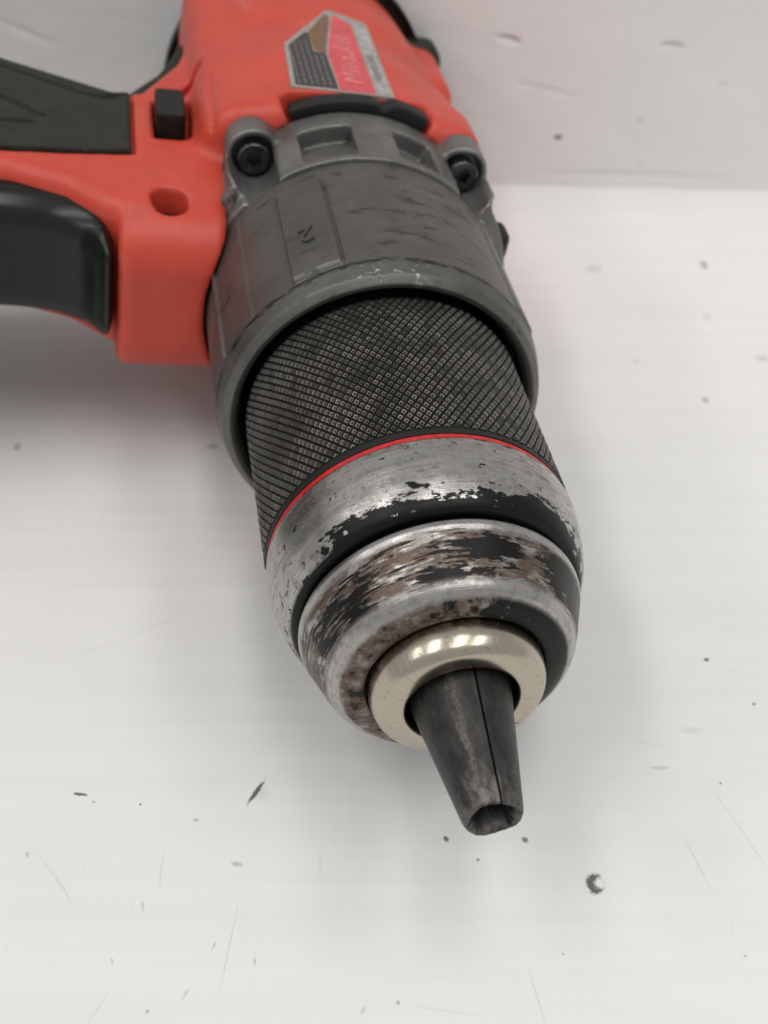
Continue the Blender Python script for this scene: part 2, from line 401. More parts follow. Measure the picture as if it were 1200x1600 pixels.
# ------------------------------------------------------------------ mesh helpers (all in mm, drill frame a, h, v)
def link(name, verts, faces, mat, parent=None, smooth=True, uvs=None, mats=None, fmat=None):
    me = bpy.data.meshes.new(name)
    v = np.asarray(verts, dtype=np.float64) * MM
    me.from_pydata(v.tolist() if len(v) < 5 else v, [], faces)
    for m in (mats or [mat]): me.materials.append(m)
    if fmat is not None: me.polygons.foreach_set('material_index', np.asarray(fmat, dtype=np.int32))
    if uvs is not None:
        lay = me.uv_layers.new(name='UVMap')
        li = np.empty(len(me.loops), dtype=np.int32); me.loops.foreach_get('vertex_index', li)
        lay.data.foreach_set('uv', np.asarray(uvs, dtype=np.float32)[li].ravel())
    me.polygons.foreach_set('use_smooth', [smooth] * len(me.polygons))
    me.update()
    o = bpy.data.objects.new(name, me); col.objects.link(o)
    if parent is not None: o.parent = parent
    return o

def lathe(name, prof, mat, parent, n=256, fine=0.0, dR=None, theta=(-180, 180)):
    """prof: list of (a, r). theta 0 = +v, + toward the handle (+h). uv = (theta deg, a)"""
    P = np.array(prof, float)
    if fine:
        seg = np.hypot(*np.diff(P, axis=0).T); Q = [P[0]]
        for k, L in enumerate(seg):
            m = max(1, int(math.ceil(L / fine)))
            for j in range(1, m + 1): Q.append(P[k] + (P[k + 1] - P[k]) * j / m)
        P = np.array(Q)
    th = np.linspace(theta[0], theta[1], n + 1); tr = np.radians(th)
    A = np.repeat(P[:, 0][:, None], n + 1, 1); Rr = np.repeat(P[:, 1][:, None], n + 1, 1)
    T = np.repeat(th[None], len(P), 0)
    if dR is not None: Rr = Rr + dR(A, T, Rr)
    V = np.stack([A, Rr * np.sin(np.radians(T)), Rr * np.cos(np.radians(T))], -1).reshape(-1, 3)
    UV = np.stack([T, A], -1).reshape(-1, 2)
    m = n + 1
    i, j = np.meshgrid(np.arange(len(P) - 1), np.arange(n), indexing='ij'); k = (i * m + j).ravel()
    F = np.stack([k, k + 1, k + m + 1, k + m], -1)
    return link(name, V, F.tolist(), mat, parent, True, UV)

def bevel_profile(pts, r=0.25, n=3):
    """round the corners of a lathe profile"""
    out = [pts[0]]
    for k in range(1, len(pts) - 1):
        p, a, b = np.array(pts[k], float), np.array(pts[k - 1], float), np.array(pts[k + 1], float)
        la, lb = np.linalg.norm(a - p), np.linalg.norm(b - p); q = min(r, la * 0.4, lb * 0.4)
        p0 = p + (a - p) / la * q; p1 = p + (b - p) / lb * q
        for t in np.linspace(0, 1, n + 1): out.append(tuple((1 - t) ** 2 * p0 + 2 * t * (1 - t) * p + t * t * p1))
    out.append(pts[-1]); return out

# signed distances -------------------------------------------------
def grid(lo, hi, s):
    ax = [np.arange(l, h + s, s, dtype=np.float32) for l, h in zip(lo, hi)]
    return ax[0][:, None, None], ax[1][None, :, None], ax[2][None, None, :], (np.array([x[0] for x in ax]), s)
def smin(a, b, k):
    h = np.clip(0.5 + 0.5 * (b - a) / k, 0, 1); return b * (1 - h) + a * h - k * h * (1 - h)
def smax(a, b, k): return -smin(-a, -b, k)
def rbox2(x, y, hx, hy, r):
    qx = np.abs(x) - hx + r; qy = np.abs(y) - hy + r
    return np.sqrt(np.maximum(qx, 0) ** 2 + np.maximum(qy, 0) ** 2) + np.minimum(np.maximum(qx, qy), 0) - r
def ext(d2, z, hz, r):
    qx = d2 + r; qy = np.abs(z) - hz + r
    return np.sqrt(np.maximum(qx, 0) ** 2 + np.maximum(qy, 0) ** 2) + np.minimum(np.maximum(qx, qy), 0) - r
def poly2(x, y, pts):
    """signed distance to a closed polygon on a 2-D grid"""
    P = np.array(pts, np.float32); d = None; sgn = None
    for k in range(len(P)):
        a, b = P[k], P[(k + 1) % len(P)]; e = b - a
        wx, wy = x - a[0], y - a[1]
        t = np.clip((wx * e[0] + wy * e[1]) / (e @ e), 0, 1)
        dd = (wx - e[0] * t) ** 2 + (wy - e[1] * t) ** 2
        d = dd if d is None else np.minimum(d, dd)
        c = ((a[1] > y) != (b[1] > y)) & (x < (b[0] - a[0]) * (y - a[1]) / (b[1] - a[1] + 1e-9) + a[0])
        sgn = c if sgn is None else sgn ^ c
    return np.where(sgn, -1, 1) * np.sqrt(d)
def spline(pts, n=8):
    P = np.array(pts, float); out = []
    for k in range(len(P)):
        p0, p1, p2, p3 = P[k - 1], P[k], P[(k + 1) % len(P)], P[(k + 2) % len(P)]
        for t in np.linspace(0, 1, n, endpoint=False):
            out.append(0.5 * ((2 * p1) + (-p0 + p2) * t + (2 * p0 - 5 * p1 + 4 * p2 - p3) * t * t + (-p0 + 3 * p1 - 3 * p2 + p3) * t ** 3))
    return out
def capsule(a, h, v, p, q, r):
    p = np.array(p, np.float32); q = np.array(q, np.float32); e = q - p
    t = np.clip(((a - p[0]) * e[0] + (h - p[1]) * e[1] + (v - p[2]) * e[2]) / (e @ e), 0, 1)
    return np.sqrt((a - p[0] - e[0] * t) ** 2 + (h - p[1] - e[1] * t) ** 2 + (v - p[2] - e[2] * t) ** 2) - r

def nets(F, org):
    """naive surface nets"""
    F = np.ascontiguousarray(F, dtype=np.float32); o, s = org
    S = F < 0
    c = np.zeros(tuple(n - 1 for n in F.shape), np.int8)
    sl = lambda d: tuple(slice(x, F.shape[k] - 1 + x) for k, x in enumerate(d))
    corners = [(x, y, z) for x in (0, 1) for y in (0, 1) for z in (0, 1)]
    for d in corners: c += S[sl(d)]
    act = np.argwhere((c > 0) & (c < 8))
    idx = -np.ones(c.shape, np.int64); idx[tuple(act.T)] = np.arange(len(act))
    pos = np.zeros((len(act), 3), np.float64); cnt = np.zeros(len(act))
    for d in corners:
        for ax in range(3):
            if d[ax]: continue
            e = list(d); e[ax] = 1
            f0 = F[act[:, 0] + d[0], act[:, 1] + d[1], act[:, 2] + d[2]]; f1 = F[act[:, 0] + e[0], act[:, 1] + e[1], act[:, 2] + e[2]]
            m = (f0 < 0) != (f1 < 0)
            t = np.where(m, f0 / np.where(m, f0 - f1, 1), 0)
            q = np.repeat(np.array(d, float)[None], len(act), 0); q[:, ax] += t
            pos[m] += q[m]; cnt[m] += 1
    V = (act + pos / cnt[:, None]) * s + o
    quads = []
    for ax in range(3):
        b, c2 = (ax + 1) % 3, (ax + 2) % 3
        n = list(F.shape); A = [slice(None)] * 3; B = [slice(None)] * 3
        A[ax] = slice(0, n[ax] - 1); B[ax] = slice(1, n[ax])
        ch = S[tuple(A)] != S[tuple(B)]
        e = np.argwhere(ch)
        e = e[(e[:, b] > 0) & (e[:, c2] > 0) & (e[:, b] < n[b] - 1) & (e[:, c2] < n[c2] - 1)]
        ins = S[tuple(e.T)]
        def cell(db, dc):
            q = e.copy(); q[:, b] += db; q[:, c2] += dc; return idx[tuple(q.T)]
        Q = np.stack([cell(-1, -1), cell(0, -1), cell(0, 0), cell(-1, 0)], -1)
        Q[~ins] = Q[~ins][:, ::-1]
        quads.append(Q)
    Q = np.concatenate(quads)
    return V, Q[(Q >= 0).all(1)]

def sdf_obj(name, F, org, mat, parent, relax=1):
    V, Q = nets(F, org)
    for _ in range(relax):                       # one gentle smoothing pass hides the grid
        acc = np.zeros_like(V); n = np.zeros(len(V))
        for k in range(4):
            np.add.at(acc, Q[:, k], V[Q[:, (k + 1) % 4]] + V[Q[:, k - 1]]); np.add.at(n, Q[:, k], 2)
        V = V * 0.45 + acc / n[:, None] * 0.55
    return link(name, V, Q.tolist(), mat, parent, True)

def plate(name, poly, z0, z1, mat, parent):
    n = len(poly)
    V = [(a, h, z0) for a, h in poly] + [(a, h, z1) for a, h in poly]
    F = [list(range(n, 2 * n)), list(range(n))[::-1]] + [[k, (k + 1) % n, n + (k + 1) % n, n + k] for k in range(n)]
    o = link(name, V, F, mat, parent, False)
    bm = bmesh.new(); bm.from_mesh(o.data); bmesh.ops.recalc_face_normals(bm, faces=bm.faces[:]); bm.to_mesh(o.data); bm.free()
    return o

def text_mesh(body, size, extrude, shear=0.0):
    cu = bpy.data.curves.new('lettering', 'FONT'); cu.body = body; cu.size = size; cu.extrude = extrude; cu.shear = shear
    cu.align_x = 'CENTER'; cu.align_y = 'CENTER'; cu.resolution_u = 4
    o = bpy.data.objects.new('lettering', cu); col.objects.link(o)
    dg = bpy.context.evaluated_depsgraph_get(); me = o.evaluated_get(dg).to_mesh()
    V = np.array([v.co[:] for v in me.vertices]); F = [list(p.vertices) for p in me.polygons]
    o.evaluated_get(dg).to_mesh_clear(); bpy.data.objects.remove(o); bpy.data.curves.remove(cu)
    return V, F

# ------------------------------------------------------------------ the setting
def structure(o): o['kind'] = 'structure'; return o
crL = pixel_on_table(757, 292); crR = pixel_on_table(1200, 302)
wt = (crR - crL).normalized(); wn = Vector((-wt.y, wt.x, 0))           # along the board's foot / away from the camera
def table():
    # one slab; its top is cut into tiles whose materials differ only in the marks they carry
    xs = [-700, -75, -40, -15, 15, 45, 75, 700]; far = crL.y + 40
    ys = [-500, 55, 75, 95, 115, 150, 200, far]
    V = []; F = []; FM = []; mats = []
    for y in ys:
        for x in xs: V.append((x, y, 0))
    m = len(xs)
    for j in range(len(ys) - 1):
        for i in range(m - 1):
            k = j * m + i; F.append([k, k + 1, k + m + 1, k + m]); FM.append(len(mats)); mats.append(m_table((xs[i], xs[i + 1], ys[j], ys[j + 1])))
    q = len(V); x0, x1, y0, y1 = xs[0], xs[-1], ys[0], ys[-1]
    V += [(x0, y0, 0), (x1, y0, 0), (x1, y1, 0), (x0, y1, 0), (x0, y0, -18), (x1, y0, -18), (x1, y1, -18), (x0, y1, -18)]
    for f in ([7, 6, 5, 4], [0, 4, 5, 1], [1, 5, 6, 2], [2, 6, 7, 3], [3, 7, 4, 0]): F.append([q + t for t in f]); FM.append(0)
    return structure(link('table_top', V, F, None, None, False, None, mats, FM))
table()
def backboard():
    prof = [(-0.6, 0.05), (-0.3, 0.25), (-0.05, 0.7), (0.0, 1.4), (0.0, 150), (6, 150), (6, 0.05)]
    V = []; F = []
    for s in (-700, 700):
        for dd, z in prof:
            q = crL + wt * s + wn * dd; V.append((q.x, q.y, z))
    n = len(prof)
    F = [[k, (k + 1) % n, n + (k + 1) % n, n + k] for k in range(n)] + [list(range(n))[::-1], list(range(n, 2 * n))]
    o = link('back_wall', V, F, m_wall(crL, wn, wt), None, False)
    bm = bmesh.new(); bm.from_mesh(o.data); bmesh.ops.recalc_face_normals(bm, faces=bm.faces[:]); bm.to_mesh(o.data); bm.free()
    return structure(o)
backboard()

# ------------------------------------------------------------------ the drill
drill = bpy.data.objects.new('cordless_drill', None); col.objects.link(drill)
drill.location = (NOSE[0] * MM, NOSE[1] * MM, 0); drill.rotation_euler = (0, 0, YAW)
drill.empty_display_size = 0.02
drill['label'] = 'worn red and black cordless drill lying on its side, scratched steel chuck foremost'
drill['category'] = 'drill'
LOCAL = Matrix.Translation((0, 0, AXIS_H * MM)) @ Matrix.Rotation(ROLL, 4, 'X')
def part(o, label=None):
    o.parent = drill; o.matrix_local = LOCAL
    if label: o['label'] = label
    return o
DEG = 10.0     # roll in degrees: world-up is theta' = +10

# --- chuck
core = part(lathe('chuck', bevel_profile([(3.0, 0.01), (3.0, 11.5), (9.0, 11.6), (9.0, 16.7), (12.6, 16.9), (22.6, 20.4), (25.0, 20.6), (58, 20.6), (58, 0.01)]), M['black'], None, 96),
            'keyless chuck of worn steel rings')
lathe('front_sleeve', bevel_profile([(11.9, 17.0), (11.5, 17.9), (11.05, 18.5), (10.3, 18.55), (9.7, 18.30), (5.2, 16.65), (3.6, 15.95), (2.75, 15.35), (2.1, 14.5),
      (1.65, 13.4), (1.4, 12.0), (1.6, 11.4), (3.4, 11.2)], 0.45, 4), M['sleeve'], core, 360)['label'] = 'bare steel nose sleeve with flaking black paint and rust stains'
lathe('steel_band', bevel_profile([(22.75, 20.3), (22.75, 21.35), (21.8, 21.5), (19.0, 21.25), (16.0, 20.65), (14.0, 20.02), (12.9, 19.45), (12.3, 18.9), (12.1, 18.0), (12.3, 17.0)], 0.4, 4),
      M['band'], core, 360)['label'] = 'silver steel band with chipped black paint along its lip'
lathe('red_ring', bevel_profile([(22.75, 20.6), (22.80, 21.26), (23.45, 21.26), (23.5, 20.6)], 0.08), M['redline'], core, 256)
rp = [(3.2, 11.1)] + [(0.9 - 3.55 * math.sin(t) ** 0.9, 8.35 + 2.75 * math.cos(t) ** 0.8) for t in np.linspace(0, math.pi / 2 - 1e-4, 22)]
lathe('nose_ring', rp + [(-2.66, 7.7), (-2.58, 7.35), (-2.35, 7.1), (-1.6, 6.95), (3.2, 6.9)], M['nickel'], core, 256)
# knurled sleeve: smooth edge rings + a diamond lattice
def knurl():
    R0, n = 21.08, 109; p = 2 * math.pi * 21.4 / n; rowd = p / 2 / math.tan(R(35)); a0, a1 = 24.75, 53.8
    V = []; F = []; UV = []; FM = []
    rows = int((a1 - a0) / rowd) + 2
    for j in range(rows):
        for i in range(n):
            s = (i + 0.5 * (j % 2)) * p; a = a0 + j * rowd
            th = s / 21.4 - math.pi
            k = len(V); jr = random.uniform(-0.05, 0.02); f0 = random.uniform(0.86, 0.90); hs_, ha_ = p / 2 * f0, rowd * f0
            in_r = random.uniform(0.34, 0.48); top = random.uniform(0.66, 0.76)
            lev = ((1.0, R0 - 0.02), (top, 21.44 + jr), (in_r, 21.40 + jr))
            for f, rr in lev:
                for (ds, da) in ((1, 0), (0, 1), (-1, 0), (0, -1)):
                    aa = min(max(a + da * ha_ * f, a0 - 0.02), a1); tt = th + ds * hs_ * f / 21.4
                    V.append((aa, rr * math.sin(tt), rr * math.cos(tt))); UV.append((math.degrees(th), a))
            V.append((min(max(a, a0), a1), (21.12 + jr) * math.sin(th), (21.12 + jr) * math.cos(th))); UV.append((math.degrees(th), a))
            for q in range(4):
                q2 = (q + 1) % 4
                F.append([k + q2, k + q, k + 4 + q, k + 4 + q2]); FM.append(1)
                F.append([k + 4 + q2, k + 4 + q, k + 8 + q, k + 8 + q2]); FM.append(0)
                F.append([k + 8 + q2, k + 8 + q, k + 12]); FM.append(1)
    return link('knurling', V, F, None, None, False, UV, [M['kn_b'], M['kn_d']], FM)
ks = lathe('knurled_sleeve', bevel_profile([(58, 20.6), (54.6, 20.7), (53.5, 21.05), (24.8, 21.05), (24.75, 21.30), (23.55, 21.36), (23.5, 20.6)], 0.1), M['black'], core, 256)
ks['label'] = 'dark knurled gripping sleeve with worn silvery points'
kn = knurl(); kn.parent = ks; kn['kind'] = 'stuff'
# jaws: three cone segments
def jaw(th0):
    n = 18; gap = 0.14
    prof_out = [(4.0, 6.6), (-2.0, 6.25), (-6.0, 5.55), (-10.0, 4.87), (-14.0, 4.2), (-17.7, 3.6), (-18.1, 3.45), (-18.2, 3.2), (-18.0, 2.75), (-17.2, 2.35), (-14.5, 1.9), (-9, 1.5), (4.0, 1.3)]
    V = []; UV = []; F = []; m = len(prof_out)
    for k in range(n + 1):
        for a, r in prof_out:
            g = math.degrees(gap / max(r, 0.3))
            t = th0 + g + (120 - 2 * g) * k / n
            rag = 0.0
            if a < -17.3 and r > 2: rag = 0.12 * math.sin(t * 0.07 + th0) + 0.03 * math.sin(t * 0.31)
            V.append((a + rag, r * math.sin(R(t)), r * math.cos(R(t)))); UV.append((t, a))
    for k in range(n):
        for j in range(m - 1):
            q = k * m + j; F.append([q, q + m, q + m + 1, q + 1])
    F.append(list(range(m))[::-1]); F.append(list(range(n * m, n * m + m)))
    o = link('jaw', V, F, M['jaw'], core, True, UV)
    bm = bmesh.new(); bm.from_mesh(o.data); bmesh.ops.recalc_face_normals(bm, faces=bm.faces[:]); bm.to_mesh(o.data); bm.free()
    md = o.modifiers.new('edges', 'EDGE_SPLIT'); md.split_angle = R(38)
    return o
for k in range(3): jaw(-1.0 + 120 * k)

# --- clutch collar (front barrel of the gear case)
def panel(A, T, t0, t1, a0, a1, amp, w=0.9, wa=0.35):
    sm = lambda x, e: np.clip(x / e, 0, 1) ** 2 * (3 - 2 * np.clip(x / e, 0, 1))
    return amp * sm(T - t0, w) * sm(t1 - T, w) * sm(A - a0, wa) * sm(a1 - A, wa)
def collar_relief(A, T, Rr):
    d = panel(A, T, 21.5, 38.8, 57.6, 83.2, 0.75, 0.7)
    d -= panel(A, T, 20.4, 21.9, 58.5, 82.5, 0.25, 0.5)
    d += panel(A, T, 73.5, 76.0, 57.6, 83.0, 0.60, 0.8)
    d += panel(A, T, 56, 73.5, 57.6, 85.5, 0.12, 0.8)
    d += panel(A, T, -60, -44.0, 57.6, 84.0, 0.35, 3.0)
    # worn dents
    rng = np.random.RandomState(3)
    for _ in range(60):
        t, a = rng.uniform(-80, 90), rng.uniform(55, 86)
        d -= rng.uniform(0.01, 0.06) * np.exp(-((T - t) / rng.uniform(0.6, 4)) ** 2 - ((A - a) / rng.uniform(0.2, 0.6)) ** 2)
    for t, k in ((9.6, 0.20), (12.4, 0.28), (20.5, 0.10)):
        d -= k * np.exp(-((T - t - (A - 55) * 0.5) / 0.55) ** 2 - ((A - 55.6) / 1.3) ** 2)
    return np.where(Rr > 23.2, d, 0)
collar = part(lathe('clutch_collar', bevel_profile([(60, 22.5), (54.7, 22.5), (53.7, 23.1), (53.35, 23.9), (54.4, 25.0), (57.0, 25.62), (57.5, 25.7), (86.6, 25.75), (86.8, 24.0)], 0.22),
              M['collar'], None, 900, 0.4, collar_relief), 'dark grey die-cast collar with raised numbered panels and a scraped rim')
lathe('collar_bore', [(86, 21.6), (59.9, 21.6), (59.9, 22.6)], M['black'], collar, 96)
def raised_digit(body, size, tc, ac, rad):
    V, F = text_mesh(body, size, 0.22)
    th = np.radians(tc) + V[:, 0] / rad; a = ac - V[:, 1]; r = rad + V[:, 2]
    return link('raised_number', np.stack([a, r * np.sin(th), r * np.cos(th)], -1), F, M['collar'], collar, False, np.stack([np.degrees(th), a], -1))
raised_digit('2', 5.4, 30.6, 67.3, 26.55)
raised_digit('1', 4.6, 66.5, 70.3, 25.85)

# --- gear housing with its screw lugs
LUG = [(26.9 * math.sin(R(t)), 26.9 * math.cos(R(t))) for t in (43, -43, 137, -137)]
def housing():
    a, h, v, org = grid((84.5, -34, -34), (104.2, 34, 34), 0.36)
    r = np.sqrt(h * h + v * v); th = np.degrees(np.arctan2(h, v))
    d2 = r - 26.4
    F = np.maximum(d2, np.abs(a - 95.0) - 8.4) + 0 * a
    # raised side blocks beside the upper lugs
    for t0, t1 in ((49, 84), (-84, -49), (96, 131), (-131, -96)):
        tc, tw = (t0 + t1) / 2, (t1 - t0) / 2
        blk = np.maximum(np.maximum(r - 28.3, (np.abs(th - tc) - tw) * 0.48), np.abs(a - 96.6) - 6.9)
        blk = np.maximum(blk, (88.6 + (28.6 - r) * -0.9 - a) * 0.7)
        F = smin(F, blk, 0.8)
    for hh, vv in LUG:
        c = np.sqrt((h - hh) ** 2 + (v - vv) ** 2)
        boss = np.maximum(c - 4.6, np.abs(a - 96.2) - 7.2)
        boss = np.maximum(boss, -(a - 89.5) + (r - 26.0) * 0.35)
        F = smin(F, boss, 1.2)
        # screw recess: open to the front and to the outside ahead of the arch
        F = smax(F, -np.maximum(c - 3.45, a - 99.6), 0.35)
        u = (h * hh + v * vv) / 26.9; w = (h * vv - v * hh) / 26.9 * (1 if hh * vv > 0 else -1)
        trough = np.maximum(np.maximum(np.abs(w + 1.6) - 5.0, 26.2 - u), np.maximum(a - 97.9 + (u - 27) * 0.12, 86 - a))
        F = smax(F, -trough, 0.4)
    for t0, t1 in ((5.8, 25.5), (-26.5, -10.5), (150, 170), (-170, -150)):
        tc, tw = (t0 + t1) / 2, (t1 - t0) / 2
        floor = 26.35 - np.clip((a - 87.8) / 10.7, 0, 1) * 3.3
        cut = np.maximum(np.maximum(np.abs(th - tc) - tw, 0 * r) * 0.45 + np.minimum(np.abs(th - tc) - tw, 0) * 0.45, np.maximum(floor - r, np.abs(a - 93.2) - 5.3))
        F = smax(F, -cut, 0.25)
    return sdf_obj('gear_housing', F, org, M['cast'], None, 1)
hs = part(housing(), 'bare die-cast gear housing with screw lugs')
def screw_mesh():
    n = 24; V = []; F = []
    prof = [(4.0, 2.6), (0.25, 2.75), (0.0, 2.5), (0.0, 1.55)]
    for a, r in prof:
        for k in range(n): V.append((a, r * math.sin(2 * math.pi * k / n), r * math.cos(2 * math.pi * k / n)))
    hexr = []
    for k in range(n):                                    # six-lobed drive socket
        rr = 1.28 + 0.22 * math.cos(6 * 2 * math.pi * k / n); hexr.append(rr)
    for a in (0.02, 1.6):
        for k in range(n): V.append((a, hexr[k] * math.sin(2 * math.pi * k / n), hexr[k] * math.cos(2 * math.pi * k / n)))
    rings = len(prof) + 2
    for j in range(rings - 1):
        for k in range(n):
            F.append([j * n + k, (j + 1) * n + k, (j + 1) * n + (k + 1) % n, j * n + (k + 1) % n])
    F.append(list(range((rings - 1) * n, rings * n)))
    o = link('screw', V, F, M['screw'], None, True)
    bm = bmesh.new(); bm.from_mesh(o.data); bmesh.ops.recalc_face_normals(bm, faces=bm.faces[:]); bm.to_mesh(o.data); bm.free()
    o.modifiers.new('edges', 'EDGE_SPLIT').split_angle = R(40)
    return o
sc0 = screw_mesh()
for k, (hh, vv) in enumerate(LUG):
    o = sc0 if k == 0 else sc0.copy()
    if k: col.objects.link(o)
    o.parent = hs; o.location = (96.4 * MM, hh * 0.995 * MM, vv * 0.995 * MM); o.rotation_euler = (R(25 * k), 0, 0)

# --- red clamshell body
BACK = [(126, 40), (134, 35.5), (141, 31.5), (150, 28.5), (157, 27)]
HANDLE = [(84, 38.8), (86.5, 43.0), (91.5, 48.5), (95, 57), (97, 70), (97, 85), (95, 100), (92, 112), (140, 114), (141, 98), (140, 80), (136.5, 62), (129.5, 48)] + BACK[:4] + [(152, 18), (92, 18)]
def panel_poly(grow=0.0):
    return [(102.6 - grow, 38.0 - grow), (101.2 - grow, 48), (100.3 - grow, 60), (101.5 - grow, 75), (102 - grow, 90), (100 - grow, 116), (146 + grow, 116), (150, 92), (148, 78), (144.5, 62), (134, 48), (128.6, 42.0), (125.6 + grow, 39.6), (125.0 + grow, 38.0 - grow)]
def sect(a, h, v):
    """motor barrel, rounder on the spine side, squarer toward the handle"""
    x = a
    Rm = 28.4 - 1.7 * np.exp(-((x - 139) / 6.5) ** 2) - 1.2 * np.clip((x - 150) / 22, 0, 1)
    b = np.sqrt((h - 0.5) ** 2 + v * v) - Rm
    sq = rbox2(h - 12.5, v, 14.2, 24.6, 7.0)
    d = smin(b + 0 * h, sq + 0 * x, 5.0)
    return smax(d, np.abs(v) - 27.6, 2.0)
def body():
    a, h, v, org = grid((77.5, -33, -33), (178, 113, 33), 0.55)
    barrel = ext(sect(a, h, v), a - 137.1, 34.0, 3.0)
    F = barrel
    # shoulder round the gear case and bumps behind the lugs
    for hh, vv in LUG:
        c = np.sqrt((h - hh) ** 2 + (v - vv) ** 2) + np.clip(a - 112, 0, 30) * 0.22
        F = smin(F, ext(c - 4.9, a - 114.0, 10.8, 1.5), 3.5)
    ring = ext(np.sqrt(h * h + v * v) - 28.9, a - 115, 11.8, 3.0)
    F = smin(F, smax(ring, np.abs(v) - 27.7, 1.5), 3.0)
    # spine hump on the upper edge of the drill
    hump = ext(rbox2(a - 159, h + 20, 11.5, 10.4, 4.0), v, 14.5, 5.0)
    F = smin(F, hump, 3.0)
    # handle web and the rounded nose ahead of the trigger
    web = ext(poly2(a[:, :, 0], h[:, :, 0], HANDLE)[:, :, None], v - 2.2, 14.0, 3.4)
    nose = ext(rbox2(a - 107, v, 27.6, 14.9, 8.5)[:, 0, :][:, None, :], h - 31.6, 8.7, 2.0)
    leg = smin(web, nose, 1.2)
    F = smin(F, leg, 3.0)
    # bore for the gear case: the front of the nose clears the collar
    F = smax(F, -np.maximum(np.sqrt(h * h + v * v) - 26.2, a - 103.2), 0.6)
    F = smax(F, np.abs(v) - 27.55, 0.6)
    # slot of the mode selector, screw hole, switch window, small groove
    r = np.sqrt(h * h + v * v); th = np.degrees(np.arctan2(h, v))
    slot = np.maximum(np.maximum(25.0 - r, (np.abs(th) - 27.5) * 0.48), a - 107.6)
    F = smax(F, -slot, 0.5)
    c = np.sqrt((a - 88.4) ** 2 + (h - 32.2) ** 2)
    hole = np.maximum(c - (2.75 + np.clip(v - 12.5, 0, 10) * 0.10), 6.0 - np.abs(v))
    F = smax(F, -hole, 0.45)
    win = np.maximum(np.maximum(np.abs(a - 116.0) - 7.2, np.abs(h - 30.8) - 3.3), 12.5 - np.abs(v))
    F = smax(F, -win, 0.35)
    for s in (1, -1):
        pass
    def seg(p, q, rad):
        e = np.array(q, np.float32) - np.array(p, np.float32); A, H = a[:, :, 0], h[:, :, 0]
        t = np.clip(((A - p[0]) * e[0] + (H - p[1]) * e[1]) / (e @ e), 0, 1)
        return (np.sqrt((A - p[0] - e[0] * t) ** 2 + (H - p[1] - e[1] * t) ** 2) - rad)[:, :, None]
    # short sunk groove above the switch, faint mould line beside the lug
    F = smax(F, -np.maximum(seg((129.5, 26.3), (124.6, 31.2), 1.35), -(F + 2.0)), 0.25)
    F = smax(F, -np.maximum(seg((104, 24.6), (121, 24.3), 0.35), -(F + 0.4)), 0.3)
    # seat of the rubber grip
    seat = poly2(a[:, :, 0], h[:, :, 0], panel_poly(0.55))[:, :, None]
    F = smax(F, -np.maximum(seat, 13.0 - np.abs(v - 2.2) - 0 * a), 0.3)
    back = poly2(a[:, :, 0], h[:, :, 0], [(126, 36), (134, 32.2), (141, 28.8), (150, 26), (175, 20), (175, 60), (126, 60)])[:, :, None]
    F = smax(F, -np.maximum(back, np.maximum(np.abs(v) - 17, 27 - h)), 0.4)
    return sdf_obj('body_shell', F, org, M['red'], None, 1)
bs = part(body(), 'red plastic body shell, scuffed and dusty')
# screw sunk in the hole by the trigger
o = sc0.copy(); col.objects.link(o); o.parent = bs; o.location = (88.4 * MM, 32.2 * MM, 11.6 * MM); o.rotation_euler = (0, R(90), 0)

# --- black rubber grip, back strap and rear cap
def grip():
    a, h, v, org = grid((97, 23, -19), (162, 116.5, 19), 0.5)
    hp = [(92, 34), (92, 116), (141.2, 116), (142.4, 98), (141.4, 80), (137.8, 61.5), (130.5, 47.5)] + [(x + 1.0, y + 0.9) for x, y in BACK] + [(158, 24), (100, 24)]
    H = poly2(a[:, :, 0], h[:, :, 0], hp)[:, :, None]
    F = ext(H, v - 2.2, 14.75, 4.2)
    side = poly2(a[:, :, 0], h[:, :, 0], panel_poly(0.0))[:, :, None]
    strap = poly2(a[:, :, 0], h[:, :, 0], [(126.5, 36.8), (134.2, 32.9), (141.2, 29.5), (150, 26.8), (162, 23.5), (162, 60), (126, 60)])[:, :, None]
    keep = np.minimum(side + 0 * v, np.maximum(strap, np.abs(v) - 13.5))
    F = smax(F, keep, 0.5)
    for s in (1, -1):
        # edge groove along the back and the arrow-shaped groove in the panel
        pts = [(132.0, 62), (128.0, 55), (123.2, 47.5), (121.8, 42.5), (123.6, 39.5)]
        for p, q in zip(pts[:-1], pts[1:]): F = smax(F, -capsule(a, h, v, (*p, s * 14.2 + 2.2), (*q, s * 14.2 + 2.2), 0.9), 0.12)
        for p, q in (((120.5, 62), (112.6, 53.2)), ((109.6, 62), (109.8, 54.6))):
            F = smax(F, -capsule(a, h, v, (*p, s * 14.2 + 2.2), (*q, s * 14.2 + 2.2), 0.95), 0.12)
    return sdf_obj('grip', F, org, M['rubber'], None, 1)
part(grip(), 'black rubber handle grip')
cap = part(lathe('rear_cap', bevel_profile([(171.4, 20), (171.4, 28.6), (168.5, 29.6), (172, 29.8), (178, 28.6), (184, 25), (188, 17), (189, 0.01)], 1.2, 4), M['rubber'], None, 128))
for k in range(10):
    t0 = 20 + 36 * k
    lathe('vent_rib', [(178.2, 29.0), (182, 27.4), (185.2, 24.5), (185.0, 23.5), (178, 28)], M['black'], cap, 8, theta=(t0, t0 + 9))
# spine pad at the rear of the hump
def pad():
    a, h, v, org = grid((164, -34, -19), (178, -12, 19), 0.5)
    F = ext(rbox2(a - 170.5, h + 20.5, 4.6, 11.0, 3.0), v, 15.4, 5.0)
    return sdf_obj('spine_pad', F, org, M['rubber'], None, 1)
part(pad())

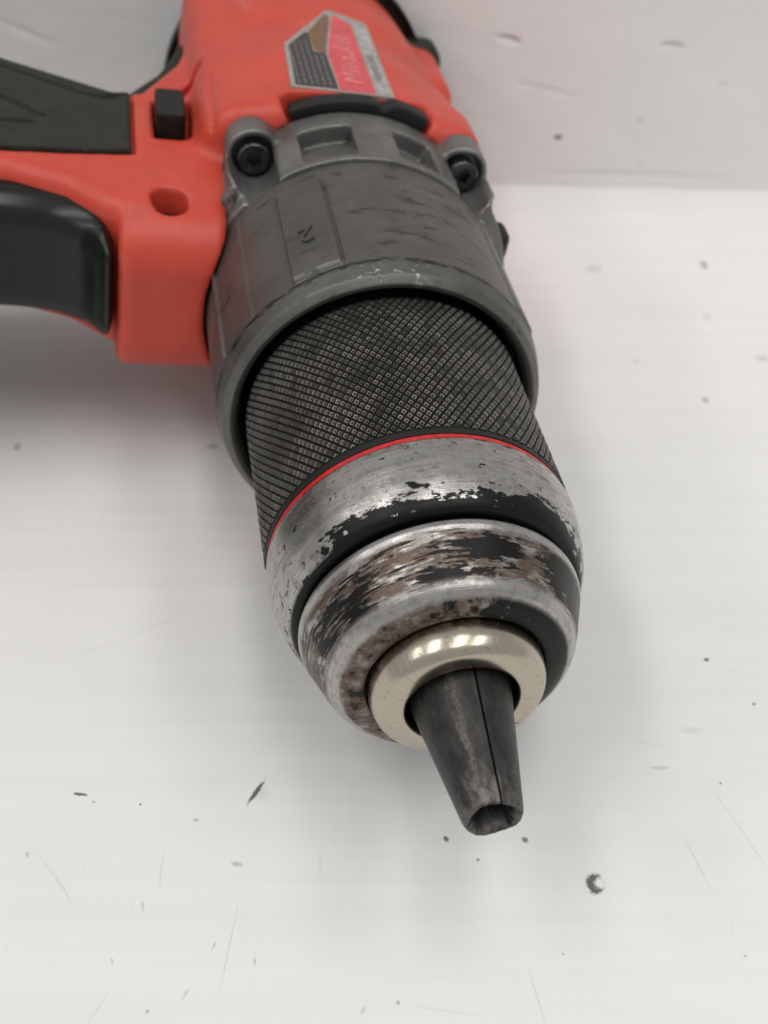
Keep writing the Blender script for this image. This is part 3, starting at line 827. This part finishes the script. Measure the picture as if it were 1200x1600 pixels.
# --- trigger
def trigger():
    a, h, v, org = grid((72, 39, -15), (104, 92, 15), 0.45)
    T = spline([(80.5, 41.2), (81.6, 43.4), (85.4, 46.5), (88.2, 52), (89.0, 60), (87.6, 70), (84, 79), (81, 86), (83, 88.5), (101, 86), (102, 60), (101, 44), (96, 40.8)], 6)
    F = ext(poly2(a[:, :, 0], h[:, :, 0], T)[:, :, None], v - 2.0, 11.2, 5.6)
    return sdf_obj('trigger', F, org, M['trigger'], None, 2)
part(trigger(), 'glossy black trigger')

# --- direction switch
def switch():
    a, h, v, org = grid((107, 26.5, 8), (125, 35.5, 23), 0.3)
    F = ext(rbox2(a - 117.0, h - 31.2, 5.2, 2.6, 0.7), v - 15.2, 4.3 - np.clip((a - 119) * 0.0, 0, 1), 0.7)
    F = smax(F, v - 19.5 + np.clip(112 - a, 0, 9) * 0.3, 0.4)
    F = smax(F, -capsule(a, h, v, (119.4, 30.2, 19.9), (119.4, 32.2, 19.9), 0.85), 0.2)
    return sdf_obj('direction_switch', F, org, M['black'], None, 1)
part(switch(), 'small black forward and reverse switch')

# --- mode selector slider in the slot in front of the label
def selector():
    a, h, v, org = grid((102.5, -15.5, 18), (109, 15.5, 31.5), 0.28)
    r = np.sqrt(h * h + v * v); th = np.degrees(np.arctan2(h, v))
    top = 28.15 + 0.55 * np.clip((-th - 10) / 3, 0, 1) - 0.9 * np.clip(1 - np.abs(th + 8.5) / 3.0, 0, 1)
    F = smax(np.maximum(r - top, 25.6 - r), (np.abs(th) - 26.2) * 0.48, 0.7)
    F = smax(F, np.maximum(a - 107.1, 103.7 - a) + 0 * h, 0.5)
    return sdf_obj('mode_selector', F, org, M['black'], None, 1)
part(selector(), 'black curved mode selector slide')
def nub():
    a, h, v, org = grid((90, -31, 3), (99, -22, 16), 0.3)
    return sdf_obj('rubber_plug', smax(ext(rbox2(h + 25.7, v - 8.5, 2.8, 2.8, 1.4), a - 94.8, 3.0, 1.4), 0 * a + h * 0 - 5, 0.1), org, M['black'], None, 1)
part(nub())

# --- rating label
Z = 27.62
lab_poly = [(108.4, 11.6), (127.0, 10.8), (146.5, 0.2), (141.2, -6.9), (107.6, -6.6)]
lab = part(plate('rating_label', lab_poly, Z - 0.8, Z + 0.05, M['lab_border'], None), 'worn rating label, black red and silver')
def inset(name, poly, mat, z=0.09): return plate(name, poly, Z, Z + z, mat, lab)
inset('warning_panel', [(109.2, 10.7), (126.4, 10.0), (133.4, 6.2), (133.0, 5.6), (124.5, 5.6), (124.3, 3.4), (109.0, 3.2)], M['lab_black'])
inset('orange_panel', [(124.9, 5.3), (133.4, 5.6), (143.6, 1.2), (142.8, 0.2), (124.7, 3.3)], M['lab_orange'])
inset('brand_panel', [(108.6, 2.9), (124.2, 3.0), (142.4, -0.2), (143.8, -0.6), (139.8, -3.6), (108.2, -3.4)], M['lab_red'])
inset('silver_strip', [(108.3, -3.8), (140.4, -4.2), (140.2, -6.3), (108.2, -6.2)], M['lab_silver'])
def flat_text(name, body, size, c, mat, z, shear=0.0, sx=1.0):
    V, F = text_mesh(body, size, 0.015, shear)
    # reads from the nose toward the rear: glyph x -> +a, glyph y -> +h
    return link(name, np.stack([c[0] + V[:, 0] * sx, c[1] + V[:, 1], Z + z + V[:, 2]], -1), F, mat, lab, False)
flat_text('brand_lettering', 'Milwaukee', 5.2, (122.5, -0.4), M['lab_print'], 0.13, 0.35, 0.98)
flat_text('model_lettering', 'HAMMER DRILL', 1.9, (120, -5.0), M['lab_dark'], 0.12)
rng = random.Random(5)
for k in range(6):                                       # rows of unreadably small print
    h0 = 4.1 + k * 1.12; a_ = 110.0; V = []; F = []
    amax = 122.5 if k < 2 else 130 - (k - 2) * 1.2
    while a_ < amax:
        w = rng.uniform(0.6, 2.4); q = len(V)
        V += [(a_, h0, Z + 0.11), (a_ + w, h0, Z + 0.11), (a_ + w, h0 + 0.48, Z + 0.11), (a_, h0 + 0.48, Z + 0.11)]
        F.append([q, q + 1, q + 2, q + 3]); a_ += w + rng.uniform(0.3, 0.5)
    link('print_row', V, F, M['lab_text'], lab, False)

# --- battery pack under the handle (outside the picture, it props the drill up)
def battery():
    a, h, v, org = grid((68, 110, -50), (172, 160, 50), 1.1)
    foot = ext(rbox2(a - 116, h - 119, 40, 6.5, 3), v, 33, 6)
    pack = ext(rbox2(a - 122, h - 139, 46, 15, 5), v, 38, 7)
    return sdf_obj('battery_pack', smin(foot, pack, 1.5), org, M['rubber'], None, 1)
bt = part(battery(), 'black battery pack at the foot of the handle')
def clip():
    a, h, v, org = grid((92, 112, -62), (130, 160, -30), 0.9)
    F = np.minimum(ext(rbox2(a - 111, h - 136, 9, 20, 4), v + 48.2, 1.6, 1.0), ext(rbox2(a - 111, h - 119, 9, 3, 1), v + 42, 7.0, 1.0))
    return sdf_obj('belt_clip', F, org, M['screw'], None, 1)
cl = part(clip())

bpy.context.view_layer.update()
for o in (bs, hs, collar, bt, cl):
    mw = o.matrix_world; z = min((mw @ v.co).z for v in o.data.vertices) * 1000
    print('lowest', o.name, round(z, 2), len(o.data.polygons))
